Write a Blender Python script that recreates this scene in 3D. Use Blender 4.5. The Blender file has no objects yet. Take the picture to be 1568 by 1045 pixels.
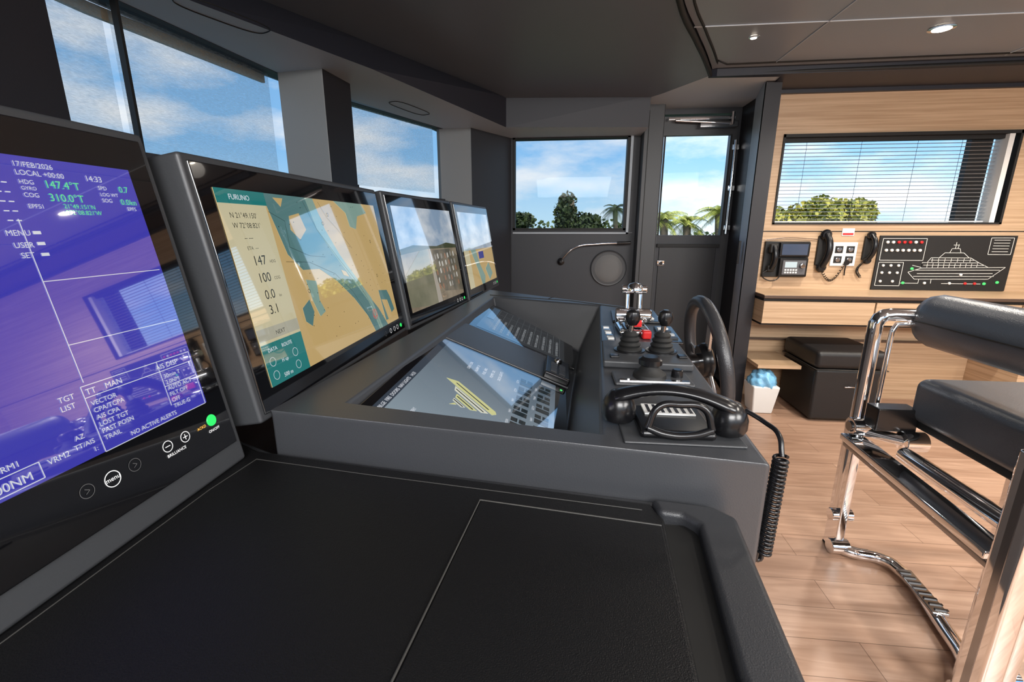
import bpy, bmesh, math, random
from mathutils import Vector, Matrix, Quaternion
random.seed(7)
D=bpy.data; C=bpy.context
R=math.radians
MATS={}
CIOR=2.9
def mat(name,col,rough=.5,metal=0,emit=None,es=1,bump=0,bscale=200,coat=0,var=0,ior=1.5,spec=.5,coat_ior=1.5):
    if name in MATS: return MATS[name]
    m=D.materials.new(name);m.use_nodes=True;nt=m.node_tree;b=nt.nodes['Principled BSDF']
    b.inputs['Base Color'].default_value=(*col,1);b.inputs['Roughness'].default_value=rough
    b.inputs['Metallic'].default_value=metal;b.inputs['IOR'].default_value=ior
    b.inputs['Specular IOR Level'].default_value=spec
    if coat: 
        b.inputs['Coat Weight'].default_value=coat;b.inputs['Coat Roughness'].default_value=.02;b.inputs['Coat IOR'].default_value=coat_ior
    if emit: b.inputs['Emission Color'].default_value=(*emit,1);b.inputs['Emission Strength'].default_value=es
    if bump or var:
        tc=nt.nodes.new('ShaderNodeTexCoord');n=nt.nodes.new('ShaderNodeTexNoise');n.inputs['Scale'].default_value=bscale
        n.inputs['Detail'].default_value=3
        nt.links.new(tc.outputs['Object'],n.inputs['Vector'])
        if bump:
            bp=nt.nodes.new('ShaderNodeBump');bp.inputs['Strength'].default_value=bump;bp.inputs['Distance'].default_value=.002
            nt.links.new(n.outputs['Fac'],bp.inputs['Height']);nt.links.new(bp.outputs[0],b.inputs['Normal'])
        if var:
            mx=nt.nodes.new('ShaderNodeMix');mx.data_type='RGBA'
            mx.inputs[6].default_value=(*[c*(1-var) for c in col],1);mx.inputs[7].default_value=(*[min(1,c*(1+var)) for c in col],1)
            nt.links.new(n.outputs['Fac'],mx.inputs[0]);nt.links.new(mx.outputs[2],b.inputs['Base Color'])
    MATS[name]=m;return m
def scr(name,col,es=1.0):
    return mat('screen_'+name,(.004,.004,.005),.06,0,emit=col,es=es,coat=1,coat_ior=CIOR)
# ---- core materials
M_CONS=mat('console_leather',(.022,.023,.026),.42,bump=.25,bscale=600,spec=.5)
M_BOX=mat('console_grey',(.042,.044,.049),.36,bump=.12,bscale=500,spec=.6)
M_DESK=mat('desk_black_leather',(.0040,.0040,.0045),.44,bump=.4,bscale=700,spec=.34)
M_SEAM=mat('seam_thread',(.035,.034,.032),.5)
M_GAP=mat('gap_black',(.003,.003,.003),.6)
M_BLK=mat('black_plastic',(.006,.006,.007),.26,bump=.05)
M_BLKM=mat('black_matte',(.008,.008,.008),.6,bump=.1)
M_HOUS=mat('monitor_housing',(.042,.044,.048),.42,bump=.1)
M_BEZ=mat('bezel_glass',(.003,.003,.004),.05,coat=1,coat_ior=1.6)
M_CHR=mat('chrome',(.92,.92,.93),.06,1,var=.02,bscale=3)
M_GUN=mat('dark_chrome',(.35,.35,.36),.15,1)
M_WALLD=mat('wall_dark',(.034,.036,.043),.5,bump=.08)
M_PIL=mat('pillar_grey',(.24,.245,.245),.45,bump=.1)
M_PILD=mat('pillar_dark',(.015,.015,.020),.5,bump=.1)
M_CEIL=mat('ceiling_dark',(.125,.145,.175),.42,bump=.08)
M_SOF=mat('soffit_grey',(.48,.53,.58),.5,bump=.08)
M_TRAY=mat('ceiling_tray',(.235,.27,.315),.35,bump=.08)
M_FASC=mat('fascia_dark',(.022,.024,.034),.5)
M_WHITE=mat('white_plastic',(.8,.8,.78),.4)
M_RED=mat('red_paint',(.6,.02,.02),.3)
M_GREEN=mat('green_led',(.02,.3,.05),.3,emit=(.1,.8,.2),es=1)
M_CHAIR=mat('chair_leather',(.062,.070,.084),.31,bump=.35,bscale=350,spec=.7)
def wood(name,c1,c2,axis):
    m=D.materials.new(name);m.use_nodes=True;nt=m.node_tree;b=nt.nodes['Principled BSDF'];N=nt.nodes.new;L=nt.links.new
    tc=N('ShaderNodeTexCoord');mp=N('ShaderNodeMapping');mp.inputs['Scale'].default_value=axis
    n=N('ShaderNodeTexNoise');n.inputs['Scale'].default_value=1;n.inputs['Detail'].default_value=6;n.inputs['Roughness'].default_value=.65
    r=N('ShaderNodeValToRGB');r.color_ramp.elements[0].position=.35;r.color_ramp.elements[1].position=.65
    r.color_ramp.elements[0].color=(*c1,1);r.color_ramp.elements[1].color=(*c2,1)
    L(tc.outputs['Object'],mp.inputs[0]);L(mp.outputs[0],n.inputs['Vector']);L(n.outputs['Fac'],r.inputs[0]);L(r.outputs[0],b.inputs['Base Color'])
    b.inputs['Roughness'].default_value=.42
    return m
M_WOOD=wood('wall_oak',(.42,.27,.155),(.62,.435,.28),(1.0,1.0,62))
def floormat():
    m=D.materials.new('floor_planks');m.use_nodes=True;nt=m.node_tree;b=nt.nodes['Principled BSDF'];N=nt.nodes.new;L=nt.links.new
    tc=N('ShaderNodeTexCoord');mp=N('ShaderNodeMapping');mp.inputs['Rotation'].default_value=(0,0,R(0))
    br=N('ShaderNodeTexBrick');br.inputs['Scale'].default_value=1;br.inputs['Brick Width'].default_value=1.1;br.inputs['Row Height'].default_value=.13
    br.inputs['Mortar Size'].default_value=.0012;br.inputs['Color1'].default_value=(.41,.255,.175,1);br.inputs['Color2'].default_value=(.50,.325,.23,1);br.inputs['Mortar'].default_value=(.2,.12,.08,1)
    mp2=N('ShaderNodeMapping');mp2.inputs['Scale'].default_value=(1.5,16,1)
    n=N('ShaderNodeTexNoise');n.inputs['Scale'].default_value=1.5;n.inputs['Detail'].default_value=7;n.inputs['Distortion'].default_value=1.2
    r=N('ShaderNodeValToRGB');r.color_ramp.elements[0].position=.3;r.color_ramp.elements[1].position=.7
    r.color_ramp.elements[0].color=(.76,.70,.66,1);r.color_ramp.elements[1].color=(1.15,1.15,1.15,1)
    mx=N('ShaderNodeMix');mx.data_type='RGBA';mx.blend_type='MULTIPLY';mx.inputs[0].default_value=1
    L(tc.outputs['Object'],mp.inputs[0]);L(mp.outputs[0],br.inputs['Vector']);L(tc.outputs['Object'],mp2.inputs[0]);L(mp2.outputs[0],n.inputs['Vector'])
    L(n.outputs['Fac'],r.inputs[0]);L(br.outputs['Color'],mx.inputs[6]);L(r.outputs[0],mx.inputs[7]);L(mx.outputs[2],b.inputs['Base Color'])
    b.inputs['Roughness'].default_value=.33
    return m
M_FLOOR=floormat()
def glassmat(name,tint,ior):
    m=D.materials.new(name);m.use_nodes=True;nt=m.node_tree;nt.nodes.clear();N=nt.nodes.new;L=nt.links.new
    t=N('ShaderNodeBsdfTransparent');t.inputs[0].default_value=(*tint,1);g=N('ShaderNodeBsdfGlossy');g.inputs['Roughness'].default_value=.01
    f=N('ShaderNodeFresnel');f.inputs[0].default_value=ior;mx=N('ShaderNodeMixShader');o=N('ShaderNodeOutputMaterial')
    L(f.outputs[0],mx.inputs[0]);L(t.outputs[0],mx.inputs[1]);L(g.outputs[0],mx.inputs[2]);L(mx.outputs[0],o.inputs[0]);return m
M_GT=glassmat('glass_tinted',(.66,.68,.68),1.15);M_GC=glassmat('glass_clear',(.97,.98,.98),1.15)
def shademat():
    m=D.materials.new('sunshade_mesh');m.use_nodes=True;nt=m.node_tree;nt.nodes.clear();N=nt.nodes.new;L=nt.links.new
    t=N('ShaderNodeBsdfTransparent');d=N('ShaderNodeBsdfDiffuse');d.inputs[0].default_value=(.35,.34,.32,1)
    tl=N('ShaderNodeBsdfTranslucent');tl.inputs[0].default_value=(.74,.74,.72,1);ad=N('ShaderNodeMixShader');ad.inputs[0].default_value=.78;L(d.outputs[0],ad.inputs[1]);L(tl.outputs[0],ad.inputs[2])
    tc=N('ShaderNodeTexCoord');mp=N('ShaderNodeMapping');mp.inputs['Scale'].default_value=(60,60,420);n=N('ShaderNodeTexNoise');n.inputs['Scale'].default_value=1.0;n.inputs['Detail'].default_value=2
    L(tc.outputs['Object'],mp.inputs[0]);L(mp.outputs[0],n.inputs['Vector'])
    cr=N('ShaderNodeValToRGB');cr.color_ramp.elements[0].position=.3;cr.color_ramp.elements[0].color=(.24,.24,.24,1);cr.color_ramp.elements[1].position=.75;cr.color_ramp.elements[1].color=(.50,.50,.50,1)
    mx=N('ShaderNodeMixShader');o=N('ShaderNodeOutputMaterial');L(n.outputs['Fac'],cr.inputs[0]);L(cr.outputs[0],mx.inputs[0]);L(t.outputs[0],mx.inputs[1]);L(ad.outputs[0],mx.inputs[2]);L(mx.outputs[0],o.inputs[0]);return m
M_SHADE=shademat()
# ---- object helpers
def link(o,parent=None):
    C.collection.objects.link(o)
    if parent is not None: o.parent=parent
    return o
EMP=[]
def empty(name):
    e=D.objects.new(name,None);C.collection.objects.link(e);e.empty_display_size=.05;EMP.append(e);return e
def meshobj(name,verts,faces,m,parent=None,smooth=False,bev=0,seg=2):
    me=D.meshes.new(name);me.from_pydata([tuple(v) for v in verts],[],faces);me.materials.append(m)
    bm=bmesh.new();bm.from_mesh(me);bmesh.ops.recalc_face_normals(bm,faces=bm.faces);bm.to_mesh(me);bm.free()
    if smooth:
        for p in me.polygons:p.use_smooth=True
    o=link(D.objects.new(name,me),parent)
    if bev: addbev(o,bev,seg)
    return o
def addbev(o,w,seg=2):
    b=o.modifiers.new('b','BEVEL');b.width=w;b.segments=seg;b.limit_method='ANGLE';b.angle_limit=R(35)
    for p in o.data.polygons:p.use_smooth=True
    n=o.modifiers.new('wn','WEIGHTED_NORMAL');n.keep_sharp=True
def box(name,x0,x1,y0,y1,z0,z1,m,parent=None,bev=0,seg=2,rot=None,M=None):
    cx,cy,cz=(x0+x1)/2,(y0+y1)/2,(z0+z1)/2;a,b,c=(x1-x0)/2,(y1-y0)/2,(z1-z0)/2
    v=[(i*a,j*b,k*c) for i in(-1,1) for j in(-1,1) for k in(-1,1)]
    f=[(0,1,3,2),(4,6,7,5),(0,4,5,1),(2,3,7,6),(0,2,6,4),(1,5,7,3)]
    o=meshobj(name,v,f,m,parent,bev=bev,seg=seg);o.location=(cx,cy,cz)
    if rot:o.rotation_euler=rot
    if M is not None: o.matrix_world=M@Matrix.Translation((cx,cy,cz))
    return o
def prism(name,pts,z0,z1,m,parent=None,bev=0,seg=2,pts_top=None):
    n=len(pts);pt=pts_top or pts
    v=[(p[0],p[1],z0) for p in pts]+[(p[0],p[1],z1) for p in pt]
    f=[tuple(range(n-1,-1,-1)),tuple(range(n,2*n))]+[(i,(i+1)%n,n+(i+1)%n,n+i) for i in range(n)]
    return meshobj(name,v,f,m,parent,bev=bev,seg=seg)
def quad(name,pts,m,parent=None):
    return meshobj(name,pts,[tuple(range(len(pts)))],m,parent)
def tube(name,pts,r,m,parent=None,cyc=False,smooth=True,res=6,M=None):
    c=D.curves.new(name,'CURVE');c.dimensions='3D';c.bevel_depth=r;c.bevel_resolution=3;c.use_fill_caps=True;c.resolution_u=res
    if smooth:
        s=c.splines.new('BEZIER');s.bezier_points.add(len(pts)-1)
        for b,p in zip(s.bezier_points,pts):b.co=p;b.handle_left_type=b.handle_right_type='AUTO'
    else:
        s=c.splines.new('POLY');s.points.add(len(pts)-1)
        for b,p in zip(s.points,pts):b.co=(*p,1)
    s.use_cyclic_u=cyc;c.materials.append(m)
    o=link(D.objects.new(name,c),parent)
    if M is not None:o.matrix_world=M
    return o
def lathe(name,prof,m,parent=None,loc=(0,0,0),axis=(0,0,1),n=32,M=None):
    v=[];f=[]
    for (r,z) in prof:
        for i in range(n):
            a=2*math.pi*i/n;v.append((r*math.cos(a),r*math.sin(a),z))
    k=len(prof)
    for j in range(k-1):
        for i in range(n):
            f.append((j*n+i,j*n+(i+1)%n,(j+1)*n+(i+1)%n,(j+1)*n+i))
    f.append(tuple(range(n-1,-1,-1)));f.append(tuple((k-1)*n+i for i in range(n)))
    o=meshobj(name,v,f,m,parent,smooth=False)
    for p in o.data.polygons:p.use_smooth=len(p.vertices)==4
    q=Vector((0,0,1)).rotation_difference(Vector(axis).normalized()).to_matrix().to_4x4()
    o.matrix_world=(M if M is not None else Matrix())@Matrix.Translation(loc)@q
    mod=o.modifiers.new('es','EDGE_SPLIT');mod.split_angle=R(40)
    return o
def rod(name,a,b,r,m,parent=None,n=24,ch=.002):
    a=Vector(a);b=Vector(b);L=(b-a).length
    return lathe(name,[(r-ch,0),(r,ch),(r,L-ch),(r-ch,L)],m,parent,loc=a,axis=b-a,n=n)
def text(name,s,x,y,size,m,parent,M,w=.0008,align='LEFT'):
    c=D.curves.new(name,'FONT');c.body=s;c.size=size;c.align_x=align;c.materials.append(m);c.resolution_u=3
    o=link(D.objects.new(name,c),parent);o.matrix_world=M@Matrix.Translation((x,y,w));return o
def pquad(name,pts,m,parent,M,w=.0004):
    o=meshobj(name,[(p[0],p[1],w) for p in pts],[tuple(range(len(pts)))],m,parent);o.matrix_world=M;return o
def rect(name,x0,y0,x1,y1,m,parent,M,w=.0004):
    return pquad(name,[(x0,y0),(x1,y0),(x1,y1),(x0,y1)],m,parent,M,w)
def strokes(name,segs,wd,m,parent,M,w=.0006):
    v=[];f=[]
    for (x0,y0,x1,y1) in segs:
        d=Vector((x1-x0,y1-y0));
        if d.length<1e-6: continue
        n=Vector((-d.y,d.x)).normalized()*wd/2;i=len(v)
        v+=[(x0+n.x,y0+n.y,w),(x0-n.x,y0-n.y,w),(x1-n.x,y1-n.y,w),(x1+n.x,y1+n.y,w)];f.append((i,i+1,i+2,i+3))
    o=meshobj(name,v,f,m,parent);o.matrix_world=M;return o
def poly2segs(p,close=False):
    s=[(p[i][0],p[i][1],p[i+1][0],p[i+1][1]) for i in range(len(p)-1)]
    if close:s.append((p[-1][0],p[-1][1],p[0][0],p[0][1]))
    return s
def frame(o,u,v):
    u=Vector(u).normalized();v=Vector(v);v=(v-u*v.dot(u)).normalized();w=u.cross(v)
    return Matrix(((u.x,v.x,w.x,o[0]),(u.y,v.y,w.y,o[1]),(u.z,v.z,w.z,o[2]),(0,0,0,1)))

# ================= ROOM =================
box('floor',-2,5,-3,4.2,-.1,0,M_FLOOR)
H=2.14
curve=[(-.55,-3),(-.35,-1),(-.1,.3),(.13,1.2),(.434,2.17),(.608,2.58),(.72,2.83),(.80,3.02),(.86,3.17)]
def smoothc(p,n=5):
    out=[]
    for i in range(len(p)-1):
        p0=p[max(i-1,0)];p1=p[i];p2=p[i+1];p3=p[min(i+2,len(p)-1)]
        for k in range(n):
            t=k/n
            out.append(tuple(.5*((2*p1[a])+(-p0[a]+p2[a])*t+(2*p0[a]-5*p1[a]+4*p2[a]-p3[a])*t*t+(-p0[a]+3*p1[a]-3*p2[a]+p3[a])*t**3) for a in(0,1)))
    out.append(p[-1]);return out
cv=smoothc(curve)
e=empty('ceiling')
upper=[(-1.55,-3),(-1.5,.6),(-1.40,1.5),(-1.24,1.99),(-.973,2.48),(-.414,3.514),(.60,3.60)]
prism('ceiling_main',upper+[(.66,3.52),(.86,3.17)]+cv[::-1][1:],H,H+.2,M_CEIL,e)
prism('ceiling_tray',[(c[0]+.02,c[1]) for c in cv]+[(5,3.17),(5,-3)],H+.035,H+.2,M_TRAY,e)
prism('ceiling_band_light',[(.86,3.17),(.66,3.52),(.60,3.60),(.6,4.05),(1.45,4.05),(1.29,3.19)],H,H+.2,M_SOF,e)
prism('ceiling_band_dark',[(.86,3.17),(1.29,3.19),(1.34,3.6),(5,3.6),(5,3.10),(2.4,3.12),(.9,3.14)],H-.01,H+.2,M_FASC,e)
tube('ceiling_tray_rim',[(c[0]+.012,c[1],H+.003) for c in cv]+[(.92,3.155,H+.003),(2.4,3.12,H+.003),(5,3.1,H+.003)],.013,M_BLKM,e,smooth=False)
tube('ceiling_tray_rim_inner',[(c[0]+.06,c[1],H+.033) for c in cv[:-4]]+[(.86,3.0,H+.033),(.93,3.07,H+.033),(5,3.02,H+.033)],.006,M_GAP,e,smooth=False)
z=H+.033
for a,b in [((.6,2.53),(5,2.53)),((1.2,-2),(1.2,3.08)),((2.4,-2),(2.4,3.08)),((.2,1.3),(5,1.3))]:
    tube('tray_seam',[(*a,z),(*b,z)],.003,M_SOF,e,smooth=False)
box('sun_block_roof',-2.0,5.1,-3.1,4.2,2.33,2.5,M_WALLD,e)  # unseen slab added over the room to block the sun
lower=[(-1.40,-3),(-1.33,.6),(-1.25,1.2),(-1.191,1.544),(-.878,2.221),(-.416,3.522),(.60,3.625)]
fv=[(p[0],p[1],1.95) for p in lower]+[(p[0],p[1],H+.01) for p in upper]
n=len(lower)
meshobj('trim_1',fv,[(i,i+1,n+i+1,n+i) for i in range(n-1)],M_FASC)
glassL=[(-1.46,-3),(-1.44,.6),(-1.42,1.20),(-1.42,1.52),(-1.337,2.235),(-1.216,2.765),(-.876,3.54),(-.80,3.95),(.60,3.95)]
sof=[(q[0]-.1,q[1]) for q in glassL[:-1]]+[(.6,4.05)]
sv=[(p[0],p[1],1.953) for p in sof]+[(p[0],p[1],1.95) for p in [lower[0],lower[1],lower[2],lower[3],lower[4],(-.70,2.72),lower[5],(-.35,3.53),lower[6]]]
n=len(sof)
meshobj('trim_2',sv,[(i,i+1,n+i+1,n+i) for i in range(n-1)],M_SOF)
for (cx,cy,ang,rx,ry) in [(-.93,2.93,R(72),.17,.05),(-1.16,1.66,R(66),.15,.055)]:
    pts=[]
    for i in range(40):
        a=2*math.pi*i/40;c_,s_=math.cos(a),math.sin(a)
        px=rx*math.copysign(abs(c_)**.6,c_);py=ry*math.copysign(abs(s_)**.6,s_)
        pts.append((cx+px*math.cos(ang)-py*math.sin(ang),cy+px*math.sin(ang)+py*math.cos(ang),1.949))
    tube('trim_3',pts,.0018,M_GAP,None,cyc=True,smooth=False)
e=empty('wall_front')
gl=glassL
def wallseg(nm,p,q,z0,z1,m,th=.08):
    meshpts=[(p[0],p[1]),(q[0],q[1]),(q[0]-th,q[1]),(p[0]-th,p[1])]
    prism(nm,meshpts,z0,z1,m,e)
for i in range(0,7):
    wallseg('lower_panel',gl[i],gl[i+1],0,1.50 if i<5 else 1.46,M_WALLD)
    wallseg('upper_panel',gl[i],gl[i+1],1.95,2.3,M_WALLD)
wallseg('near_panel',gl[0],gl[1],1.4,2.0,M_PILD);wallseg('near_panel_b',gl[1],(-1.42,1.29),1.4,2.0,M_PILD)
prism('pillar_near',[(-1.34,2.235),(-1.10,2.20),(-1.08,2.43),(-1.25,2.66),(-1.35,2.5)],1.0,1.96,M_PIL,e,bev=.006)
prism('pillar_face_shaded',[(-1.10,2.199),(-1.076,2.43),(-1.08,2.44),(-1.105,2.21)],1.0,1.955,M_PILD,e)  # shade painted as a dark skin on the pillar's side face
prism('pillar_far',[(-.93,3.53),(-.672,3.52),(-.66,3.6),(-.80,4.0),(-1.0,3.9)],1.0,1.96,M_PIL,e,bev=.004)
prism('corner_panel',[(-.672,3.515),(-.425,3.95),(-.5,4.04),(-.75,3.9)],0,1.96,M_WALLD,e)
prism('mullion',[(-1.415,1.507),(-1.415,1.518),(-1.44,1.525),(-1.44,1.512)],1.45,1.96,M_BLKM,e)
prism('outer_valance',[(-1.53,1.30),(-1.53,1.52),(-1.42,2.26),(-1.435,2.26),(-1.545,1.52),(-1.545,1.30)],1.918,1.955,mat('valance_brown',(.62,.50,.36),.7,bump=.6,bscale=60,var=.3),e)
box('dashboard_shelf',-1.45,-.62,.3,3.4,.95,1.0,M_CONS,e)
def gpane(nm,p,q,z0,z1,m,o=.03):
    return quad(nm,[(p[0]-o,p[1],z0),(q[0]-o,q[1],z0),(q[0]-o,q[1],z1),(p[0]-o,p[1],z1)],m)
gpane('window_1',(-1.42,1.25),(-1.42,1.52),1.45,1.96,M_GT);gpane('window_2',gl[3],gl[4],1.45,1.96,M_GT);gpane('window_3',gl[4],gl[6],1.45,1.96,M_GT)
gpane('sunshade_screen',(-1.42,1.295),(-1.42,1.505),1.502,1.948,M_SHADE,.05);gpane('sunshade_screen',(-1.42,1.53),gl[4],1.502,1.948,M_SHADE,.05)
gpane('sunshade_screen',(-1.215,2.77),(-.90,3.49),1.502,1.948,M_SHADE,.05)
e=empty('wall_port')
Y0,Y1=3.95,4.07
box('left',-.95,-.41,Y0,Y1,0,2.3,M_WALLD,e);box('under_window',-.41,.52,Y0,Y1,0,1.228,M_WALLD,e);box('over_window',-.41,.52,Y0,Y1,1.958,2.3,M_WALLD,e)
box('between',.52,.765,Y0,Y1,0,2.3,M_WALLD,e);box('over_door',.765,1.30,Y0,Y1,2.10,2.3,M_WALLD,e);box('right',1.30,1.50,Y0,Y1,0,2.3,M_WALLD,e)
for zz in (1.21,):
    box('ledge_seam',-.41,.58,3.945,3.951,zz-.002,zz+.002,M_PIL,e)
box('trim_seam',-.43,-.425,3.94,3.951,.3,1.2,M_GAP,e)
box('header_face',-.41,.60,3.63,3.70,1.955,2.3,M_FASC,e)
e=empty('trim_4')
box('pilaster',.60,.745,3.80,3.95,0,2.2,M_HOUS,e,bev=.006);box('pilaster_groove',.63,.635,3.797,3.80,.1,2.1,M_GAP,e)
e=empty('window_4')
fr=.018
for (a,b,c,d) in [(-.41,.52,1.228,1.228+fr),(-.41,.52,1.958-fr,1.958),(-.41,-.41+fr,1.228,1.958),(.52-fr,.52,1.228,1.958)]:
    box('frame',a,b,3.935,4.02,c,d,M_BLKM,e)
box('frame_pale',.525,.545,3.93,3.95,1.2,2.0,M_SOF,e);box('frame_low',-.41,.545,3.93,3.95,1.2,1.212,M_SOF,e)  # pale trim strips right of and below the window
quad('glass',[(-.41,4.0,1.228),(.52,4.0,1.228),(.52,4.0,1.958),(-.41,4.0,1.958)],M_GT,e)
e=empty('door_1')
dx0,dx1=.752,1.32
box('stile_l',dx0,.775,3.93,3.98,.01,2.08,M_HOUS,e);box('stile_r',1.285,dx1,3.93,3.98,.01,2.08,M_HOUS,e)
box('rail_top',.775,1.285,3.93,3.98,1.945,2.08,M_HOUS,e);box('leaf_lower',.775,1.285,3.93,3.98,.01,1.19,M_WALLD,e)
box('lower_inset',.80,1.25,3.922,3.93,.15,1.10,M_CONS,e,bev=.004);box('kick',.78,1.27,3.90,3.93,1.095,1.12,M_BLKM,e)
quad('glass',[(.775,3.96,1.19),(1.285,3.96,1.19),(1.285,3.96,1.945),(.775,3.96,1.945)],M_GC,e)
for a in [(.777,.790),(1.272,1.285)]: box('gasket',a[0],a[1],3.925,3.93,1.19,1.945,M_BLKM,e)
box('closer_rail',.79,1.28,3.88,3.93,2.045,2.065,M_CHR,e,bev=.003);box('closer_body',1.02,1.30,3.86,3.93,1.985,2.03,M_GUN,e,bev=.006)
rod('closer_arm',(.84,3.87,2.04),(1.25,3.86,2.01),.008,M_CHR,e)
rod('closer_knuckle',(1.25,3.85,2.00),(1.25,3.85,2.09),.012,M_CHR,e)
box('latch_plate',.79,.85,3.915,3.93,.945,.985,M_CHR,e,bev=.003);rod('latch_knob',(.82,3.90,.965),(.82,3.93,.965),.014,M_BLK,e)
rod('handle_vertical',(1.30,3.88,1.2),(1.30,3.88,1.9),.009,M_CHR,e)
for zz in (1.25,1.55,1.85): box('hinge',1.285,1.335,3.90,3.93,zz-.02,zz+.02,M_CHR,e,bev=.003)
e=empty('trim_5')
prism('post',[(1.25,3.3),(1.345,3.3),(1.345,4.0),(1.43,4.0)],0,2.15,M_PILD,e)
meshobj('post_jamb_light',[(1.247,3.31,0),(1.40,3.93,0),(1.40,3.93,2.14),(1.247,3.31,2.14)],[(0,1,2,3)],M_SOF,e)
box('jamb_strip',1.352,1.36,3.75,3.765,.1,2.1,M_CHR,e)
box('door_switch',1.25,1.262,3.42,3.47,1.0,1.16,M_BLK,e,rot=(0,0,R(-13)))
e=empty('wall_port_cabinet')
box('below',1.345,5,3.5,3.6,0,1.272,M_WOOD,e);box('above',1.345,5,3.5,3.6,1.862,2.11,M_WOOD,e)
box('left',1.345,1.478,3.5,3.6,1.272,1.862,M_WOOD,e);box('right',2.94,5,3.5,3.6,1.272,1.862,M_WOOD,e)
box('top_band',1.345,5,3.47,3.62,2.108,2.3,M_FASC,e);box('groove',1.345,5,3.497,3.5,1.222,1.228,M_GAP,e)
e=empty('window_5')
x0,x1,z0,z1=1.478,2.94,1.272,1.862
for (a,b,c,d) in [(x0,x1,z0,z0+.012),(x0,x1,z1-.02,z1),(x0,x0+.012,z0,z1),(x1-.015,x1,z0,z1),(2.70,2.83,z0,z1)]:
    box('frame',a,b,3.565 if a==2.70 else 3.49,3.61,c,d,M_BLKM,e)
box('frame_white',2.868,2.90,3.5,3.6,z0,z1,M_WHITE,e)
quad('glass',[(x0,3.595,z0),(x1,3.595,z0),(x1,3.595,z1),(x0,3.595,z1)],M_GC,e)
M_SLAT=mat('blind_slat',(.62,.63,.65),.35)
# blind hangs inside the window recess as part of the window unit
for i in range(22):
    zz=z0+.035+i*.0245
    v=[(1.495,3.535,zz+.001),(2.86,3.535,zz+.001),(2.86,3.548,zz+.003),(1.495,3.548,zz+.003),(1.495,3.56,zz),(2.86,3.56,zz)]
    meshobj('venetian_slat_%d'%i,v,[(0,1,2,3),(3,2,5,4)],M_SLAT,e)
for xx in (1.65,2.0,2.35,2.62): rod('ladder_cord',(xx,3.534,z0+.02),(xx,3.534,z1-.02),.0012,M_BLKM,e,n=6,ch=.0002)
box('head_rail',1.49,2.87,3.53,3.565,z1-.045,z1-.02,M_BLKM,e);box('bottom_rail',1.495,2.86,3.535,3.56,z0+.014,z0+.024,M_SLAT,e)
e=empty('wall_starboard')
box('low',-1.6,5,-2.6,-2.5,0,1.0,M_WOOD,e);box('high',-1.6,5,-2.6,-2.5,1.95,2.3,M_WALLD,e)
for a,b in [(-1.6,-.8),(.7,1.0),(2.6,2.9),(4.4,5)]: box('pier',a,b,-2.6,-2.5,1.0,1.95,M_WALLD,e)
e=empty('wall_aft')
box('low',4.4,4.5,-2.6,3.6,0,.9,M_WOOD,e);box('high',4.4,4.5,-2.6,3.6,2.0,2.3,M_WALLD,e)
for a,b in [(-2.6,-2.0),(-.2,.2),(1.9,3.6)]: box('pier',4.4,4.5,a,b,.9,2.0,M_WOOD,e)

# ================= CABINET / DESK =================
e=empty('side_desk')
M_EDGE=mat('desk_edge_brown',(.08,.05,.035),.4)
box('top',1.345,5,3.15,3.5,.795,.815,M_EDGE,e,bev=.002);box('top_veneer',1.345,5,3.155,3.5,.815,.819,M_WOOD,e)
box('drawer_1',1.352,2.04,3.16,3.5,.625,.775,M_WOOD,e,bev=.002);box('drawer_2',2.05,2.9,3.16,3.5,.625,.775,M_WOOD,e,bev=.002);box('drawer_3',2.91,4.2,3.16,3.5,.625,.775,M_WOOD,e,bev=.002)
box('drawer_shadow',1.36,4.2,3.19,3.5,.61,.795,M_GAP,e)
box('drawer_pull_gap',1.352,4.2,3.17,3.5,.778,.795,M_GAP,e)
box('low_shelf',1.35,1.63,3.12,3.5,.32,.345,M_WOOD,e,bev=.002)
box('side_cabinet',2.95,3.6,3.12,3.5,.0,.6,M_WOOD,e,bev=.003);box('cab_handle',2.98,3.15,3.10,3.12,.42,.44,M_EDGE,e)
box('back_rail',1.35,2.95,3.47,3.5,.44,.452,M_EDGE,e)
e=empty('pouf')
M_POUF=mat('pouf_leather',(.009,.009,.010),.45,bump=.4,bscale=300)
box('body',1.66,2.08,3.0,3.44,.012,.36,M_POUF,e,bev=.02,seg=3);box('lid',1.65,2.09,2.99,3.45,.365,.48,M_POUF,e,bev=.03,seg=4)
tube('seam',[(1.655,2.99,.363),(2.085,2.99,.363),(2.085,3.45,.363),(1.655,3.45,.363)],.003,M_SEAM,e,cyc=True,smooth=False)
for xx in(1.72,2.02):
    for yy in(3.06,3.38): rod('foot',(xx,yy,0),(xx,yy,.02),.02,M_BLK,e)
tube('pull_tab',[(1.84,2.985,.25),(1.87,2.975,.255),(1.90,2.985,.25)],.004,M_CHR,e)
e=empty('waste_bin')
M_BAG=mat('blue_bag',(.20,.48,.78),.3,var=.4,bscale=25,bump=.8)
pb=[(1.345,3.10),(1.475,3.10),(1.475,3.24),(1.345,3.24)];pt=[(1.325,3.08),(1.50,3.08),(1.50,3.26),(1.325,3.26)]
prism('shell',pb,0,.20,M_WHITE,e,bev=.01,pts_top=pt)
me=D.meshes.new('bag');bm=bmesh.new();bmesh.ops.create_icosphere(bm,subdivisions=4,radius=1)
for v in bm.verts:
    k=1+.12*math.sin(9*v.co.x+4*v.co.z)*math.cos(7*v.co.y)+.05*math.sin(21*v.co.x+13*v.co.y);v.co=Vector((v.co.x*.088*k,v.co.y*.088*k,v.co.z*.08*k))
bm.to_mesh(me);bm.free();me.materials.append(M_BAG)
for p in me.polygons:p.use_smooth=True
o=link(D.objects.new('bag',me),e);o.location=(1.413,3.17,.215)

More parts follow.
